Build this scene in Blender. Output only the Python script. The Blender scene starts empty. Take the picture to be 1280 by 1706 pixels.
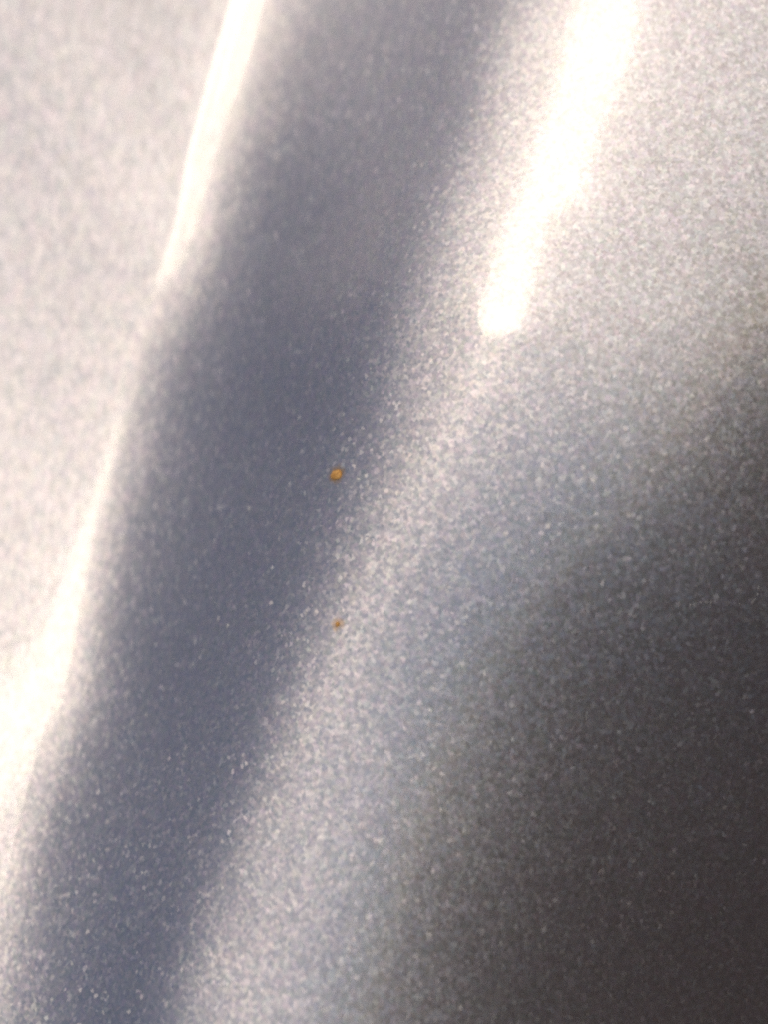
import bpy, bmesh, math, random
from mathutils import Vector, Matrix, Euler
import numpy as np
SC = bpy.context.scene
COL = SC.collection
R = math.radians

# ---------------------------------------------------------------- frame of the place
# The panel is the flank of a car: the fold in it runs level (world X); the flank
# leans back by TAU.  b = down the flank, u = along the fold, n = out of the flank.
TAU = R(9)
PC = Vector((0, 0, 0.85))                                  # centre of the patch photographed
n0 = Vector((0, -math.cos(TAU), math.sin(TAU)))
b0 = Vector((0, -math.sin(TAU), -math.cos(TAU)))
u0 = Vector((1, 0, 0))
ROLL = math.atan2(0.254, 0.967)                            # the phone is held rolled against the fold
CR = b0 * math.cos(ROLL) + u0 * math.sin(ROLL)
CU = -b0 * math.sin(ROLL) + u0 * math.cos(ROLL)

# ---------------------------------------------------------------- camera
W = 0.040                                                  # width of the patch in view
H = W * 1706 / 1280
TILT = R(7)
FOV = R(22)
D = H / 2 / math.tan(FOV / 2)
cd = bpy.data.cameras.new('camera')
cam = bpy.data.objects.new('camera', cd)
COL.objects.link(cam)
SC.camera = cam
cd.sensor_fit = 'VERTICAL'; cd.sensor_height = 24; cd.lens = 12 / math.tan(FOV / 2)
cd.dof.use_dof = True
cd.dof.focus_distance = .1285; cd.dof.aperture_fstop = cd.lens * .001 / .0064; cd.dof.aperture_ratio = 1.5
cd.clip_start = 0.005; cd.clip_end = 4000
view = (n0 * math.cos(TILT) - CU * math.sin(TILT)).normalized()
up = (CU - view * CU.dot(view)).normalized()
right = up.cross(view)
cam.matrix_world = Matrix.Translation(PC + view * D) @ Matrix((right, up, view)).transposed().to_4x4()

# ---------------------------------------------------------------- sky, sun, exposure
# lean of the metal that mirrors the sun into the lens: up the flank and along the fold
TH_P, TH_Q = R(17), R(-14)
hh = (n0 - b0 * math.tan(TH_P) - u0 * math.tan(TH_Q)).normalized()
sun_dir = (2 * hh.dot(n0) * hh - n0).normalized()
SUN_EL = math.asin(sun_dir.z)
SUN_AZ = math.atan2(sun_dir.x, sun_dir.y)
wd = bpy.data.worlds.new('World'); SC.world = wd; wd.use_nodes = True
wt = wd.node_tree
sky = wt.nodes.new('ShaderNodeTexSky'); sky.sky_type = 'NISHITA'; sky.sun_disc = False
sky.sun_elevation = SUN_EL; sky.sun_rotation = SUN_AZ
sky.dust_density = 1.9; sky.ozone_density = 0.4
wt.links.new(sky.outputs[0], wt.nodes['Background'].inputs[0])
wt.nodes['Background'].inputs[1].default_value = 0.15
sl = bpy.data.lights.new('sun', 'SUN'); sl.energy = 1.45; sl.angle = R(27); sl.color = (1, 0.87, 0.63)
so = bpy.data.objects.new('sun', sl); COL.objects.link(so)
so.rotation_euler = sun_dir.to_track_quat('Z', 'Y').to_euler()
SC.view_settings.view_transform = 'Standard'; SC.view_settings.look = 'None'
SC.view_settings.exposure = -0.66; SC.view_settings.gamma = 1
SC.render.engine = 'CYCLES'
SC.cycles.use_denoising = False
SC.cycles.filter_width = 2.3                               # a phone lens this close is never pixel sharp

# ---------------------------------------------------------------- materials
def mat(name):
    m = bpy.data.materials.new(name); m.use_nodes = True
    return m, m.node_tree, m.node_tree.nodes['Principled BSDF']

def paint_material():
    m, t, p = mat('metallic_paint')
    N, L = t.nodes.new, t.links.new
    def math_(op, a, b=None, c=None):
        q = N('ShaderNodeMath'); q.operation = op
        for i, v in enumerate((a, b, c)):
            if v is None: continue
            if isinstance(v, (int, float)): q.inputs[i].default_value = v
            else: L(v, q.inputs[i])
        return q.outputs[0]
    def vmath(op, a, b=None):
        q = N('ShaderNodeVectorMath'); q.operation = op
        for i, v in enumerate((a, b)):
            if v is None: continue
            if isinstance(v, tuple): q.inputs[i].default_value = v
            elif isinstance(v, (int, float)): q.inputs['Scale'].default_value = v
            else: L(v, q.inputs[i])
        return q.outputs[0]
    tc = N('ShaderNodeTexCoord').outputs['Object']
    nrm = N('ShaderNodeNewGeometry').outputs['Normal']
    def flakes(scale, warp, wild):
        ns = N('ShaderNodeTexNoise'); ns.inputs['Scale'].default_value = scale * 1.3; L(tc, ns.inputs['Vector'])
        off = vmath('SCALE', vmath('SUBTRACT', ns.outputs['Color'], (.5, .5, .5))); off.node.inputs['Scale'].default_value = warp / scale
        v = N('ShaderNodeTexVoronoi'); v.inputs['Scale'].default_value = scale
        L(vmath('ADD', tc, off), v.inputs['Vector'])
        # most flakes lie nearly flat, a few stand well out of line and glint
        wn = N('ShaderNodeTexWhiteNoise'); wn.noise_dimensions = '3D'; L(v.outputs['Position'], wn.inputs['Vector'])
        amp = math_('MULTIPLY_ADD', math_('POWER', wn.outputs['Value'], 3.0), 0.55, 0.65) if wild else 1.0
        d = vmath('SUBTRACT', v.outputs['Color'], (.5, .5, .5))
        q = N('ShaderNodeVectorMath'); q.operation = 'SCALE'; L(d, q.inputs[0])
        if wild: L(amp, q.inputs['Scale'])
        else: q.inputs['Scale'].default_value = 1.0
        return q.outputs[0]
    f1, f2, f3 = flakes(4900 * FSC, .9, 0), flakes(8400 * FSC, .9, 0), flakes(5300 * FSC, .8, 1)
    def tilted(*fs):
        v = nrm
        for f, k in fs:
            s = vmath('SCALE', f); s.node.inputs['Scale'].default_value = k
            v = vmath('ADD', v, s)
        return vmath('NORMALIZE', v)
    # the flakes differ a little in hue, one by one and in faint clouds
    cl = N('ShaderNodeTexNoise'); cl.inputs['Scale'].default_value = 900; cl.inputs['Detail'].default_value = 2; L(tc, cl.inputs['Vector'])
    hue = vmath('ADD', vmath('SCALE', vmath('SUBTRACT', cl.outputs['Color'], (.5, .5, .5))), f1)
    hue.node.inputs[0].links[0].from_node.inputs['Scale'].default_value = .7
    tint = vmath('SCALE', hue); tint.node.inputs['Scale'].default_value = .08
    base = vmath('MULTIPLY', vmath('ADD', tint, (1, 1, 1)), BASE[:3])
    # rusty stain soaked into the lacquer round each speck
    stain = 0.0
    for sx, sy, sz, rad, k in STAINS:
        dn = N('ShaderNodeTexNoise'); dn.inputs['Scale'].default_value = 3000; L(tc, dn.inputs['Vector'])
        dist = N('ShaderNodeVectorMath'); dist.operation = 'DISTANCE'; L(tc, dist.inputs[0]); dist.inputs[1].default_value = (sx, sy, sz)
        dd = math_('MULTIPLY_ADD', math_('SUBTRACT', dn.outputs[0], .5), rad * .9, dist.outputs['Value'])
        mr = N('ShaderNodeMapRange'); mr.interpolation_type = 'SMOOTHSTEP'; L(dd, mr.inputs['Value'])
        mr.inputs['From Min'].default_value = rad; mr.inputs['From Max'].default_value = rad * .35; mr.inputs['To Max'].default_value = k
        stain = math_('ADD', mr.outputs[0], stain)
    mx = N('ShaderNodeMix'); mx.data_type = 'RGBA'; L(stain, mx.inputs['Factor']) if STAINS else None
    if not STAINS: mx.inputs['Factor'].default_value = 0
    L(base, mx.inputs[6]); mx.inputs[7].default_value = (.62, .36, .13, 1)
    def layer(q, nn, rough):
        q.inputs['Metallic'].default_value = 1
        L(mx.outputs[2], q.inputs['Base Color'])
        q.inputs['Roughness'].default_value = rough
        L(nn, q.inputs['Normal'])
        q.inputs['Coat Weight'].default_value = COATW
        q.inputs['Coat Roughness'].default_value = COATR
        q.inputs['Coat IOR'].default_value = 1.5
        L(nrm, q.inputs['Coat Normal'])
    layer(p, tilted((f1, FL1), (f2, FL2)), ROUGH)
    p2 = N('ShaderNodeBsdfPrincipled')
    layer(p2, tilted((f3, FL3), (f2, FL2)), ROUGH)   # the coarser flakes that stand out of line
    ms = N('ShaderNodeMixShader'); ms.inputs[0].default_value = .27
    L(p.outputs[0], ms.inputs[1]); L(p2.outputs[0], ms.inputs[2])
    L(ms.outputs[0], t.nodes['Material Output'].inputs['Surface'])
    return m, t, p
FL1, FL2, FL3, ROUGH, COATR, COATW, FSC = 0.065, 0.045, 0.50, 0.44, 0.05, 1.0, 1.0
STAINS = []
BASE = (0.500, 0.481, 0.514, 1)

def ground():
    me = bpy.data.meshes.new('ground')
    s = 1500
    me.from_pydata([(-s, -s, 0), (s, -s, 0), (s, s, 0), (-s, s, 0)], [], [(0, 1, 2, 3)])
    o = bpy.data.objects.new('ground', me); COL.objects.link(o); o['kind'] = 'structure'
    m, t, p = mat('reddish_brown_paving')
    ns = t.nodes.new('ShaderNodeTexNoise'); ns.inputs['Scale'].default_value = 60; ns.inputs['Detail'].default_value = 6
    tc = t.nodes.new('ShaderNodeTexCoord'); t.links.new(tc.outputs['Object'], ns.inputs['Vector'])
    cr = t.nodes.new('ShaderNodeValToRGB'); t.links.new(ns.outputs[0], cr.inputs[0])
    cr.color_ramp.elements[0].color = (.036, .020, .017, 1); cr.color_ramp.elements[1].color = (.082, .047, .040, 1)
    t.links.new(cr.outputs[0], p.inputs['Base Color']); p.inputs['Roughness'].default_value = .9
    me.materials.append(m)
ground()

# ---------------------------------------------------------------- relief of the flank
# cubic B-spline lattice: rows run across the fold (SK, mm from the fold), columns along it (WK, mm);
# heights in steps of 2 micrometres above the mean plane.  FOLD = the slight bow of the fold line.
SK_UP = [-22.0, -17.0, -12.0, -8.0, -5.5, -4.0, -3.0, -2.2, -1.6, -1.1, -0.7, -0.35, 0.0, 0.35, 0.7]
SK_DN = [-0.7, -0.35, 0.0, 0.35, 0.7, 1.1, 1.6, 2.2, 3.0, 4.0, 5.0, 6.0, 7.0, 8.0, 9.0, 10.0, 11.0, 12.0, 13.0, 14.0, 15.0, 16.0, 17.0, 18.0, 19.5, 21.0, 23.0, 25.0, 27.5, 30.0, 33.0, 36.0, 40.0, 45.0]
WK = [-40.0, -36.0, -32.0, -28.0, -24.0, -20.0, -16.0, -12.0, -8.0, -5.0, -2.5, -0.5, 1.5, 3.0, 4.5, 6.0, 7.5, 9.0, 10.5, 12.0, 13.5, 15.0, 17.0, 20.0, 24.0, 28.0, 32.0, 36.0, 40.0]
FOLD = [-7.53489, 0.341995, -0.00974708, -0.0142716]
RELIEF_UP = [[-2890,-2828,-2764,-2694,-2619,-2542,-2468,-2402,-2344,-2300,-2271,-2254,-2244,-2240,-2240,-2240,-2241,-2239,-2234,-2221,-2200,-2169,-2120,-2038,-1899,-1696,-1455,-1233,-1041,-871,-713],
    [-1980,-1970,-1961,-1951,-1940,-1927,-1914,-1903,-1901,-1909,-1926,-1945,-1966,-1985,-2003,-2017,-2027,-2032,-2031,-2024,-2010,-1987,-1949,-1877,-1741,-1567,-1422,-1310,-1209,-1112,-1019],
    [-1067,-1109,-1153,-1201,-1254,-1307,-1359,-1410,-1467,-1528,-1589,-1643,-1692,-1732,-1763,-1785,-1801,-1811,-1815,-1812,-1802,-1785,-1757,-1699,-1582,-1469,-1426,-1405,-1381,-1352,-1322],
    [-211,-301,-395,-496,-606,-723,-842,-956,-1073,-1183,-1285,-1370,-1442,-1495,-1533,-1558,-1578,-1591,-1598,-1597,-1590,-1577,-1556,-1513,-1437,-1416,-1464,-1509,-1546,-1576,-1603],
    [495,366,232,89,-67,-236,-414,-590,-758,-911,-1045,-1153,-1239,-1296,-1335,-1361,-1382,-1396,-1403,-1405,-1400,-1390,-1372,-1346,-1338,-1412,-1515,-1602,-1682,-1759,-1833],
    [990,833,671,498,312,109,-112,-339,-547,-729,-887,-1007,-1095,-1150,-1187,-1213,-1233,-1247,-1255,-1256,-1254,-1246,-1237,-1242,-1294,-1418,-1551,-1666,-1777,-1886,-1994],
    [1301,1127,946,756,551,327,80,-184,-419,-620,-791,-915,-998,-1049,-1086,-1113,-1132,-1145,-1151,-1153,-1150,-1147,-1154,-1192,-1274,-1413,-1568,-1703,-1835,-1966,-2095],
    [1509,1322,1129,926,709,472,208,-81,-337,-549,-727,-850,-926,-976,-1013,-1040,-1059,-1070,-1076,-1077,-1074,-1079,-1105,-1166,-1258,-1401,-1572,-1724,-1872,-2019,-2163],
    [1662,1465,1263,1051,825,578,302,-5,-278,-495,-677,-796,-869,-919,-956,-982,-1001,-1011,-1016,-1016,-1015,-1032,-1075,-1147,-1243,-1387,-1570,-1738,-1899,-2057,-2213],
    [1785,1580,1370,1149,916,662,376,58,-230,-450,-636,-749,-821,-871,-908,-935,-953,-961,-966,-965,-968,-998,-1054,-1131,-1228,-1371,-1565,-1746,-1919,-2087,-2254],
    [1897,1682,1460,1229,985,720,422,122,-188,-415,-599,-708,-778,-829,-866,-892,-910,-917,-920,-922,-942,-981,-1035,-1110,-1208,-1354,-1545,-1740,-1929,-2113,-2292],
    [2004,1776,1542,1298,1039,760,454,178,-131,-381,-565,-669,-740,-791,-822,-843,-859,-874,-881,-890,-921,-963,-1023,-1096,-1193,-1343,-1522,-1726,-1934,-2134,-2329],
    [2109,1869,1621,1361,1088,787,486,224,-80,-341,-513,-620,-697,-745,-773,-788,-800,-819,-833,-864,-903,-943,-978,-1024,-1119,-1264,-1475,-1711,-1938,-2154,-2364],
    [2219,1965,1703,1428,1136,817,530,277,-38,-293,-455,-567,-642,-691,-717,-726,-741,-762,-778,-808,-843,-880,-915,-965,-1070,-1211,-1435,-1695,-1940,-2172,-2398],
    [2335,2067,1791,1501,1193,864,581,332,11,-235,-396,-506,-579,-626,-651,-661,-680,-702,-724,-753,-785,-826,-869,-914,-1024,-1178,-1410,-1681,-1941,-2189,-2429],
    [2459,2179,1890,1585,1264,933,646,389,73,-162,-326,-434,-506,-551,-578,-595,-615,-638,-662,-693,-724,-762,-801,-851,-976,-1155,-1395,-1669,-1941,-2202,-2456],
    [2599,2308,2007,1691,1362,1033,735,456,155,-71,-237,-345,-418,-464,-496,-520,-544,-568,-594,-624,-655,-690,-729,-792,-930,-1133,-1383,-1658,-1937,-2210,-2475]]
RELIEF_DN = [[2087,1829,1566,1286,984,674,349,87,-214,-448,-626,-740,-819,-877,-907,-922,-927,-942,-956,-985,-1021,-1060,-1105,-1167,-1267,-1427,-1648,-1959,-2382,-2862,-3353],
    [2168,1894,1623,1344,1036,733,399,163,-151,-392,-572,-681,-758,-816,-842,-856,-855,-877,-885,-919,-957,-995,-1039,-1100,-1194,-1353,-1564,-1858,-2292,-2777,-3269],
    [2245,1952,1670,1393,1081,785,448,231,-90,-338,-516,-626,-705,-757,-781,-793,-790,-816,-822,-861,-899,-935,-979,-1039,-1129,-1288,-1492,-1773,-2214,-2700,-3187],
    [2324,2009,1711,1437,1128,837,504,290,-37,-285,-459,-570,-647,-696,-718,-728,-728,-754,-765,-805,-840,-876,-919,-979,-1067,-1226,-1430,-1702,-2144,-2625,-3105],
    [2408,2070,1752,1478,1186,894,566,344,17,-228,-399,-503,-578,-626,-650,-658,-661,-689,-706,-747,-782,-819,-860,-919,-1006,-1162,-1369,-1644,-2078,-2549,-3018],
    [2497,2140,1799,1520,1258,958,637,404,80,-165,-325,-427,-502,-548,-572,-579,-585,-615,-639,-685,-720,-756,-796,-852,-939,-1097,-1302,-1593,-2012,-2467,-2923],
    [2598,2228,1865,1571,1334,1042,726,482,151,-79,-233,-331,-409,-453,-476,-480,-491,-524,-550,-607,-647,-681,-720,-775,-860,-1023,-1223,-1533,-1931,-2369,-2811],
    [2712,2342,1968,1650,1427,1159,850,585,251,35,-113,-206,-288,-330,-355,-354,-369,-409,-436,-499,-547,-579,-618,-671,-758,-920,-1119,-1442,-1821,-2242,-2673],
    [2840,2495,2137,1797,1560,1325,1036,753,406,213,74,-17,-101,-146,-168,-165,-184,-233,-267,-336,-394,-426,-465,-518,-610,-776,-980,-1288,-1655,-2067,-2493],
    [2999,2689,2356,2000,1755,1555,1291,995,641,464,331,241,156,107,89,93,71,14,-27,-100,-169,-205,-244,-302,-403,-576,-795,-1086,-1440,-1844,-2266],
    [3180,2914,2617,2268,2025,1852,1615,1322,970,795,665,577,492,441,423,425,404,344,295,218,140,97,55,-14,-130,-312,-560,-841,-1184,-1581,-2001],
    [3368,3151,2901,2586,2356,2191,1982,1709,1375,1187,1059,975,892,840,821,821,802,746,690,607,519,464,416,331,189,-5,-285,-567,-903,-1297,-1717],
    [3548,3383,3187,2930,2722,2548,2361,2115,1816,1614,1483,1403,1323,1273,1256,1256,1241,1190,1129,1035,934,867,805,699,527,317,10,-281,-616,-1011,-1435],
    [3721,3608,3471,3289,3118,2928,2749,2531,2279,2072,1933,1856,1779,1732,1720,1722,1709,1665,1599,1493,1377,1293,1210,1079,873,648,320,18,-323,-724,-1154],
    [3884,3824,3748,3649,3532,3332,3151,2952,2746,2550,2407,2329,2255,2209,2203,2209,2196,2154,2087,1971,1843,1739,1628,1466,1226,987,642,328,-25,-437,-876],
    [4037,4028,4013,3996,3935,3737,3560,3372,3202,3031,2893,2815,2743,2696,2694,2703,2690,2650,2582,2461,2326,2200,2061,1862,1588,1335,977,648,277,-151,-602],
    [4180,4219,4260,4313,4287,4097,3947,3782,3635,3493,3373,3298,3232,3184,3186,3197,3185,3145,3077,2957,2815,2672,2510,2272,1966,1698,1323,974,579,133,-331],
    [4310,4394,4485,4587,4564,4382,4271,4151,4035,3918,3823,3757,3701,3660,3663,3675,3664,3628,3560,3443,3294,3139,2965,2695,2360,2077,1680,1304,880,413,-65],
    [4428,4551,4683,4814,4775,4599,4515,4445,4376,4287,4220,4168,4128,4097,4100,4108,4098,4068,4001,3891,3736,3576,3398,3114,2761,2461,2043,1632,1176,688,196],
    [4533,4688,4851,4994,4938,4777,4698,4659,4636,4589,4553,4519,4494,4472,4473,4475,4463,4440,4376,4275,4116,3955,3775,3497,3143,2825,2397,1953,1463,956,453],
    [4623,4803,4987,5129,5066,4928,4848,4814,4816,4818,4823,4812,4801,4786,4786,4780,4765,4747,4689,4594,4430,4266,4082,3822,3477,3133,2721,2259,1739,1215,704],
    [4698,4895,5090,5225,5164,5048,4975,4936,4935,4974,5022,5048,5057,5055,5055,5048,5033,5016,4971,4871,4698,4528,4339,4088,3751,3383,3005,2545,2001,1465,949],
    [4757,4963,5160,5285,5237,5132,5075,5037,5025,5079,5158,5220,5259,5277,5289,5290,5280,5265,5243,5113,4933,4760,4569,4314,3983,3603,3255,2803,2245,1705,1189],
    [4800,5006,5198,5313,5282,5182,5142,5113,5095,5159,5255,5338,5399,5441,5472,5490,5492,5487,5492,5311,5132,4958,4768,4512,4189,3809,3477,3030,2469,1932,1423],
    [4829,5028,5207,5311,5300,5199,5176,5158,5143,5225,5343,5442,5516,5574,5619,5650,5667,5674,5693,5498,5319,5145,4953,4713,4401,4032,3706,3255,2706,2184,1689],
    [4838,5020,5180,5271,5278,5178,5163,5152,5147,5258,5411,5533,5621,5688,5739,5772,5794,5796,5784,5647,5475,5299,5107,4903,4600,4246,3922,3469,2950,2455,1984],
    [4820,4973,5102,5177,5197,5107,5097,5094,5103,5244,5436,5598,5711,5794,5853,5887,5906,5894,5838,5750,5592,5428,5249,5079,4784,4454,4127,3689,3224,2774,2342],
    [4768,4882,4974,5027,5045,4971,4966,4979,5014,5178,5399,5599,5747,5857,5932,5971,5989,5969,5906,5829,5688,5535,5363,5199,4927,4613,4291,3891,3496,3104,2722],
    [4668,4731,4777,4797,4795,4730,4730,4766,4832,5026,5284,5530,5717,5861,5961,6015,6034,6020,5980,5907,5789,5646,5476,5315,5070,4766,4449,4102,3789,3471,3155],
    [4524,4529,4521,4499,4461,4387,4386,4443,4546,4787,5092,5394,5632,5808,5933,6000,6027,6027,6014,5959,5865,5732,5569,5423,5207,4911,4599,4313,4083,3845,3603],
    [4319,4256,4185,4106,4017,3921,3909,3992,4151,4452,4816,5169,5459,5663,5807,5887,5933,5967,5979,5945,5867,5751,5624,5507,5326,5052,4767,4552,4404,4253,4094],
    [4065,3928,3787,3643,3495,3365,3340,3456,3687,4050,4468,4855,5174,5387,5536,5629,5707,5795,5849,5844,5784,5702,5627,5551,5415,5188,4954,4811,4738,4670,4595],
    [3730,3505,3279,3054,2836,2664,2619,2778,3096,3525,3993,4402,4732,4951,5108,5228,5352,5493,5598,5638,5621,5593,5578,5555,5484,5337,5187,5125,5129,5148,5162],
    [3291,2960,2629,2304,2005,1784,1722,1926,2338,2841,3353,3775,4107,4339,4520,4681,4859,5048,5207,5311,5368,5414,5466,5515,5536,5507,5478,5512,5600,5709,5818],
    [2743,2287,1831,1389,1001,731,667,913,1412,1991,2538,2962,3299,3557,3781,3994,4223,4458,4676,4862,5017,5153,5285,5425,5570,5699,5826,5975,6154,6354,6560],
    [2123,1532,939,373,-108,-420,-465,-183,382,1028,1597,2017,2364,2661,2945,3213,3487,3764,4043,4321,4586,4823,5046,5292,5583,5898,6205,6482,6754,7038,7332]]
SPOTS = [(-2.497, 0.229), (-0.5, -6.975), (15.577, -1.919), (16.1, -1.631), (16.899, -1.354), (17.471, -1.226), (18.16, -1.182), (18.525, -0.964), (18.693, -0.597), (18.624, -0.149)]

WKm = np.array(WK) * 1e-3
UP = (np.array(SK_UP) * 1e-3, np.array(RELIEF_UP, float) * 2e-6)
DN = (np.array(SK_DN) * 1e-3, np.array(RELIEF_DN, float) * 2e-6)

def basis(kn, x):
    k = np.concatenate([kn[0] - np.arange(3, 0, -1) * (kn[1] - kn[0]), kn, kn[-1] + np.arange(1, 4) * (kn[-1] - kn[-2])])
    n = len(k) - 4
    x = np.clip(x, kn[0], kn[-1] - 1e-9)
    Bs = [((x[:, None] >= k[None, :-1]) & (x[:, None] < k[None, 1:])).astype(float)]
    for d in range(1, 4):
        p = Bs[-1]; m = len(k) - 1 - d
        Bs.append((x[:, None] - k[None, :m]) / (k[d:d + m] - k[:m]) * p[:, :m]
                  + (k[None, d + 1:d + 1 + m] - x[:, None]) / (k[d + 1:d + 1 + m] - k[1:1 + m]) * p[:, 1:m + 1])
    q = Bs[2]
    return Bs[3], 3 * (q[:, :n] / (k[3:3 + n] - k[:n]) - q[:, 1:n + 1] / (k[4:4 + n] - k[1:1 + n]))

def fold(w):
    w = np.clip(w, -.034, .034)
    return np.polyval(FOLD, w)

def relief(sp, w, face):
    """grid of heights and slopes for distances sp from the fold and stations w along it"""
    SKm, REL = face
    sc, wc = np.clip(sp, SKm[0], SKm[-1]), np.clip(w, WKm[0], WKm[-1])
    bs, ds = basis(SKm, sc); bw, dw = basis(WKm, wc)
    z, zs, zw = bs @ REL @ bw.T, ds @ REL @ bw.T, bs @ REL @ dw.T
    z = z + zs * (sp - sc)[:, None] + zw * (w - wc)[None, :]
    e = 1e-6; df = (fold(w + e) - fold(w - e)) / (2 * e)
    return z, zs, zw - zs * df[None, :]

BASIS = Matrix((b0, u0, n0)).transposed().to_4x4()
def surf(s, w):
    """one point of the skin and its normal, in panel axes"""
    w_ = np.array([w]); z, p, q = relief(np.array([s]) - fold(w_), w_, DN)
    nv = Vector((-p[0, 0], -q[0, 0], 1)).normalized()
    return Vector((s, w, z[0, 0])), nv

# ---------------------------------------------------------------- the body panel
for (s_, w_), r_, k_ in ((SPOTS[0], .00062, .8), (SPOTS[1], .00044, .5)):
    STAINS.append((*surf(s_ * 1e-3, w_ * 1e-3)[0], r_, k_))
paint, pt, pp = paint_material()
root = bpy.data.objects.new('car_body_panel', None); COL.objects.link(root)
root.empty_display_size = .02
root.matrix_world = Matrix.Translation(PC) @ BASIS
root['label'] = 'grey metallic painted car body panel with a diagonal fold and two orange rust specks'
root['category'] = 'car panel'

def shell(name, sp, w, face):
    """sheet metal skin: painted front, back 0.8 mm behind, closed outer rims"""
    z, p, q = relief(sp, w, face)
    ns, nw = z.shape
    S = sp[:, None] + fold(w)[None, :]; Wg = np.repeat(w[None, :], ns, 0)
    front = np.stack([S, Wg, z], -1).reshape(-1, 3)
    nf = np.stack([-p, -q, np.ones_like(p)], -1).reshape(-1, 3); nf /= np.linalg.norm(nf, axis=1, keepdims=True)
    back = front - nf * .0008
    idx = np.arange(ns * nw).reshape(ns, nw)
    a, b, c, d = idx[:-1, :-1].ravel(), idx[1:, :-1].ravel(), idx[1:, 1:].ravel(), idx[:-1, 1:].ravel()
    off = ns * nw
    faces = [np.stack([a, b, c, d], 1)]
    step = 6                                               # the unseen back is coarser
    bi = np.unique(np.concatenate([np.arange(0, ns, step), [ns - 1]])); bj = np.unique(np.concatenate([np.arange(0, nw, step), [nw - 1]]))
    bg = np.arange(len(bi) * len(bj)).reshape(len(bi), len(bj)) + off
    backv = back.reshape(ns, nw, 3)[np.ix_(bi, bj)].reshape(-1, 3)
    backn = -nf.reshape(ns, nw, 3)[np.ix_(bi, bj)].reshape(-1, 3)
    faces.append(np.stack([bg[:-1, :-1].ravel(), bg[:-1, 1:].ravel(), bg[1:, 1:].ravel(), bg[1:, :-1].ravel()], 1))
    V = [front, backv]; NN = [nf, backn]; base = off + len(backv)
    F3, B3 = front.reshape(ns, nw, 3), back.reshape(ns, nw, 3)
    rims = [(F3[bi, 0], B3[bi, 0], (0, -1, 0)), (F3[bi, -1], B3[bi, -1], (0, 1, 0))]
    if face is UP:
        rims.append((F3[0, bj], B3[0, bj], (-1, 0, 0)))
    else:                                                  # the small step pressed into the metal along the fold
        rims.append((F3[-1, bj], B3[-1, bj], (1, 0, 0)))
        other = F3[0].copy(); other[:, 2] = relief(sp[:1], w, UP)[0][0]
        side = np.where(other[:, 2] < F3[0, :, 2], -1., 1.)
        rims.append((F3[0], other, np.stack([side, 0 * side, 0 * side + .5], -1)))
    for f, b_, nr in rims:
        m = len(f); V += [f, b_]; NN.append(np.tile(np.broadcast_to(np.array(nr, float), (m, 3)), (2, 1)))
        i = np.arange(m - 1) + base
        faces.append(np.stack([i, i + 1, i + 1 + m, i + m], 1)); base += 2 * m
    V = np.concatenate(V); NN = np.concatenate(NN); Fc = np.concatenate(faces)
    me = bpy.data.meshes.new(name)
    me.vertices.add(len(V)); me.vertices.foreach_set('co', V.ravel())
    me.loops.add(Fc.size); me.loops.foreach_set('vertex_index', Fc.ravel().astype(np.int32))
    me.polygons.add(len(Fc)); me.polygons.foreach_set('loop_start', np.arange(0, Fc.size, 4, dtype=np.int32))
    me.update(calc_edges=True); me.validate()
    me.polygons.foreach_set('use_smooth', np.ones(len(Fc), bool))
    me.normals_split_custom_set_from_vertices(NN.tolist())
    me.materials.append(paint)
    o = bpy.data.objects.new(name, me); COL.objects.link(o); o.parent = root
    return o

def stations(lo, hi, step):
    return np.linspace(lo, hi, int(round((hi - lo) / step)) + 1)
wst = np.concatenate([np.linspace(-.10, -.0405, 18), stations(-.040, .040, .00025), np.linspace(.0405, .10, 18)])
s_up = np.concatenate([np.linspace(-.075, -.0225, 16), stations(-.022, -.006, .0004), stations(-.0058, 0, .0001)])
s_dn = np.concatenate([stations(0, .004, .0001), stations(.0042, .033, .0002), np.linspace(.0335, .045, 24), np.linspace(.046, .09, 16)])
up_face = shell('upper_face', s_up, wst, UP)
dn_face = shell('curved_face', s_dn, wst, DN)
up_face['label'] = 'pale flat face beyond the fold, washed out by the light'
dn_face['label'] = 'rounded face that turns from a bright streak into shade'

# ---------------------------------------------------------------- rust specks
def rust_material():
    m, t, p = mat('rust')
    N, L = t.nodes.new, t.links.new
    tc = N('ShaderNodeTexCoord')
    ns = N('ShaderNodeTexNoise'); ns.inputs['Scale'].default_value = 7000; ns.inputs['Detail'].default_value = 3
    L(tc.outputs['Object'], ns.inputs['Vector'])
    cr = N('ShaderNodeValToRGB'); L(ns.outputs[0], cr.inputs[0])
    cr.color_ramp.elements[0].position = .3; cr.color_ramp.elements[1].position = .7
    cr.color_ramp.elements[0].color = (.45, .20, .045, 1); cr.color_ramp.elements[1].color = (.76, .42, .13, 1)
    L(cr.outputs[0], p.inputs['Base Color'])
    p.inputs['Roughness'].default_value = .75
    bp = N('ShaderNodeBump'); bp.inputs['Distance'].default_value = .00004; L(ns.outputs[0], bp.inputs['Height']); L(bp.outputs[0], p.inputs['Normal'])
    return m
RUST = rust_material()
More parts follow.
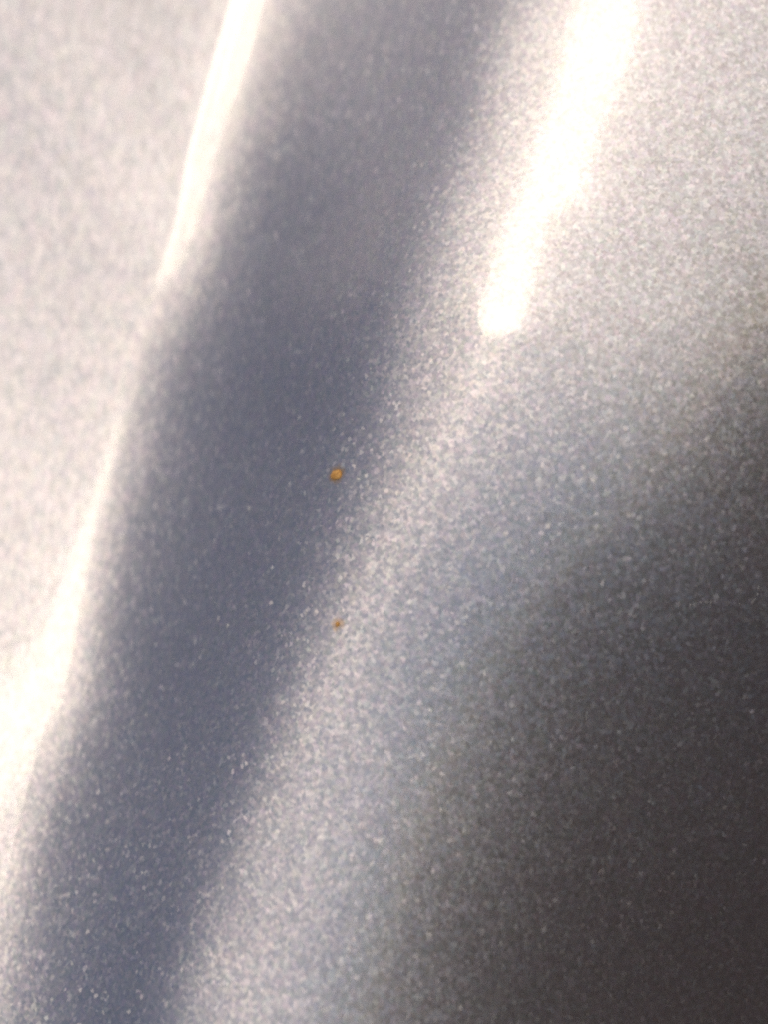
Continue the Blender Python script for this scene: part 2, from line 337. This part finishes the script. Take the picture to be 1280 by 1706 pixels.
def rust_speck(s, w, rx, ry, hgt, seed, rot):
    rnd = random.Random(seed)
    pos, nv = surf(s, w)
    bm = bmesh.new()
    rings, seg = 6, 20
    lob = [1 + rnd.uniform(-.16, .16) for _ in range(seg)]
    top = bm.verts.new((0, 0, hgt))
    prev = None
    for r in range(1, rings + 1):
        f = r / rings
        vs = []
        for k in range(seg):
            a = 2 * math.pi * k / seg
            g = 1 + (lob[k] + lob[k - 1]) * .5 * f - f
            hz = hgt * (1 - f * f) * (1 + rnd.uniform(-.15, .15)) - (.00002 if r == rings else 0)
            vs.append(bm.verts.new((rx * f * g * math.cos(a), ry * f * g * math.sin(a), hz)))
        for k in range(seg):
            if prev is None: bm.faces.new((top, vs[k], vs[(k + 1) % seg]))
            else: bm.faces.new((prev[k], vs[k], vs[(k + 1) % seg], prev[(k + 1) % seg]))
        prev = vs
    bm.faces.new(list(reversed(prev)))
    me = bpy.data.meshes.new('rust_speck'); bm.to_mesh(me); bm.free()
    for f in me.polygons: f.use_smooth = True
    me.materials.append(RUST)
    o = bpy.data.objects.new('rust_speck', me); COL.objects.link(o); o.parent = root
    tx = (Vector((1, 0, 0)) - nv * nv.x).normalized()
    o.matrix_local = Matrix.Translation(pos) @ Matrix((tx, nv.cross(tx), nv)).transposed().to_4x4() @ Matrix.Rotation(rot, 4, 'Z')
    return o
rust_speck(SPOTS[0][0] * 1e-3, SPOTS[0][1] * 1e-3, .00038, .00029, .00010, 3, .1)['label'] = 'larger round orange rust speck'
rust_speck(SPOTS[1][0] * 1e-3, SPOTS[1][1] * 1e-3, .00013, .00016, .00006, 8, .2)['label'] = 'smaller brown rust speck with a faint pale halo'

# ---------------------------------------------------------------- the short curved scratch at the right
def scratch():
    m, t, p = mat('scratched_lacquer')
    p.inputs['Base Color'].default_value = (.42, .40, .40, 1); p.inputs['Roughness'].default_value = .55
    rnd = random.Random(5)
    V, F = [], []
    P = [Vector((a * 1e-3, c * 1e-3)) for a, c in SPOTS[2:]]
    for a, c in zip(P, P[1:]):
        n = max(2, int((c - a).length / .00011))
        for i in range(n):
            if rnd.random() < .45: continue
            q = a.lerp(c, (i + rnd.random()) / n)
            o, nv = surf(q.x, q.y)
            tx = nv.orthogonal().normalized(); ty = nv.cross(tx); r = rnd.uniform(.00003, .00007); k0 = len(V)
            for k in range(8):
                an = k * math.pi / 4
                V.append(o + (tx * math.cos(an) + ty * math.sin(an)) * r * rnd.uniform(.8, 1.3) - nv * .00001)
            V.append(o + nv * r * .4)
            F += [(k0 + k, k0 + (k + 1) % 8, k0 + 8) for k in range(8)]
    me = bpy.data.meshes.new('scratch'); me.from_pydata(V, [], F); me.update(); me.materials.append(m)
    o = bpy.data.objects.new('scratch', me); COL.objects.link(o); o.parent = root
    o['label'] = 'faint pale curved scratch in the shaded part'
scratch()
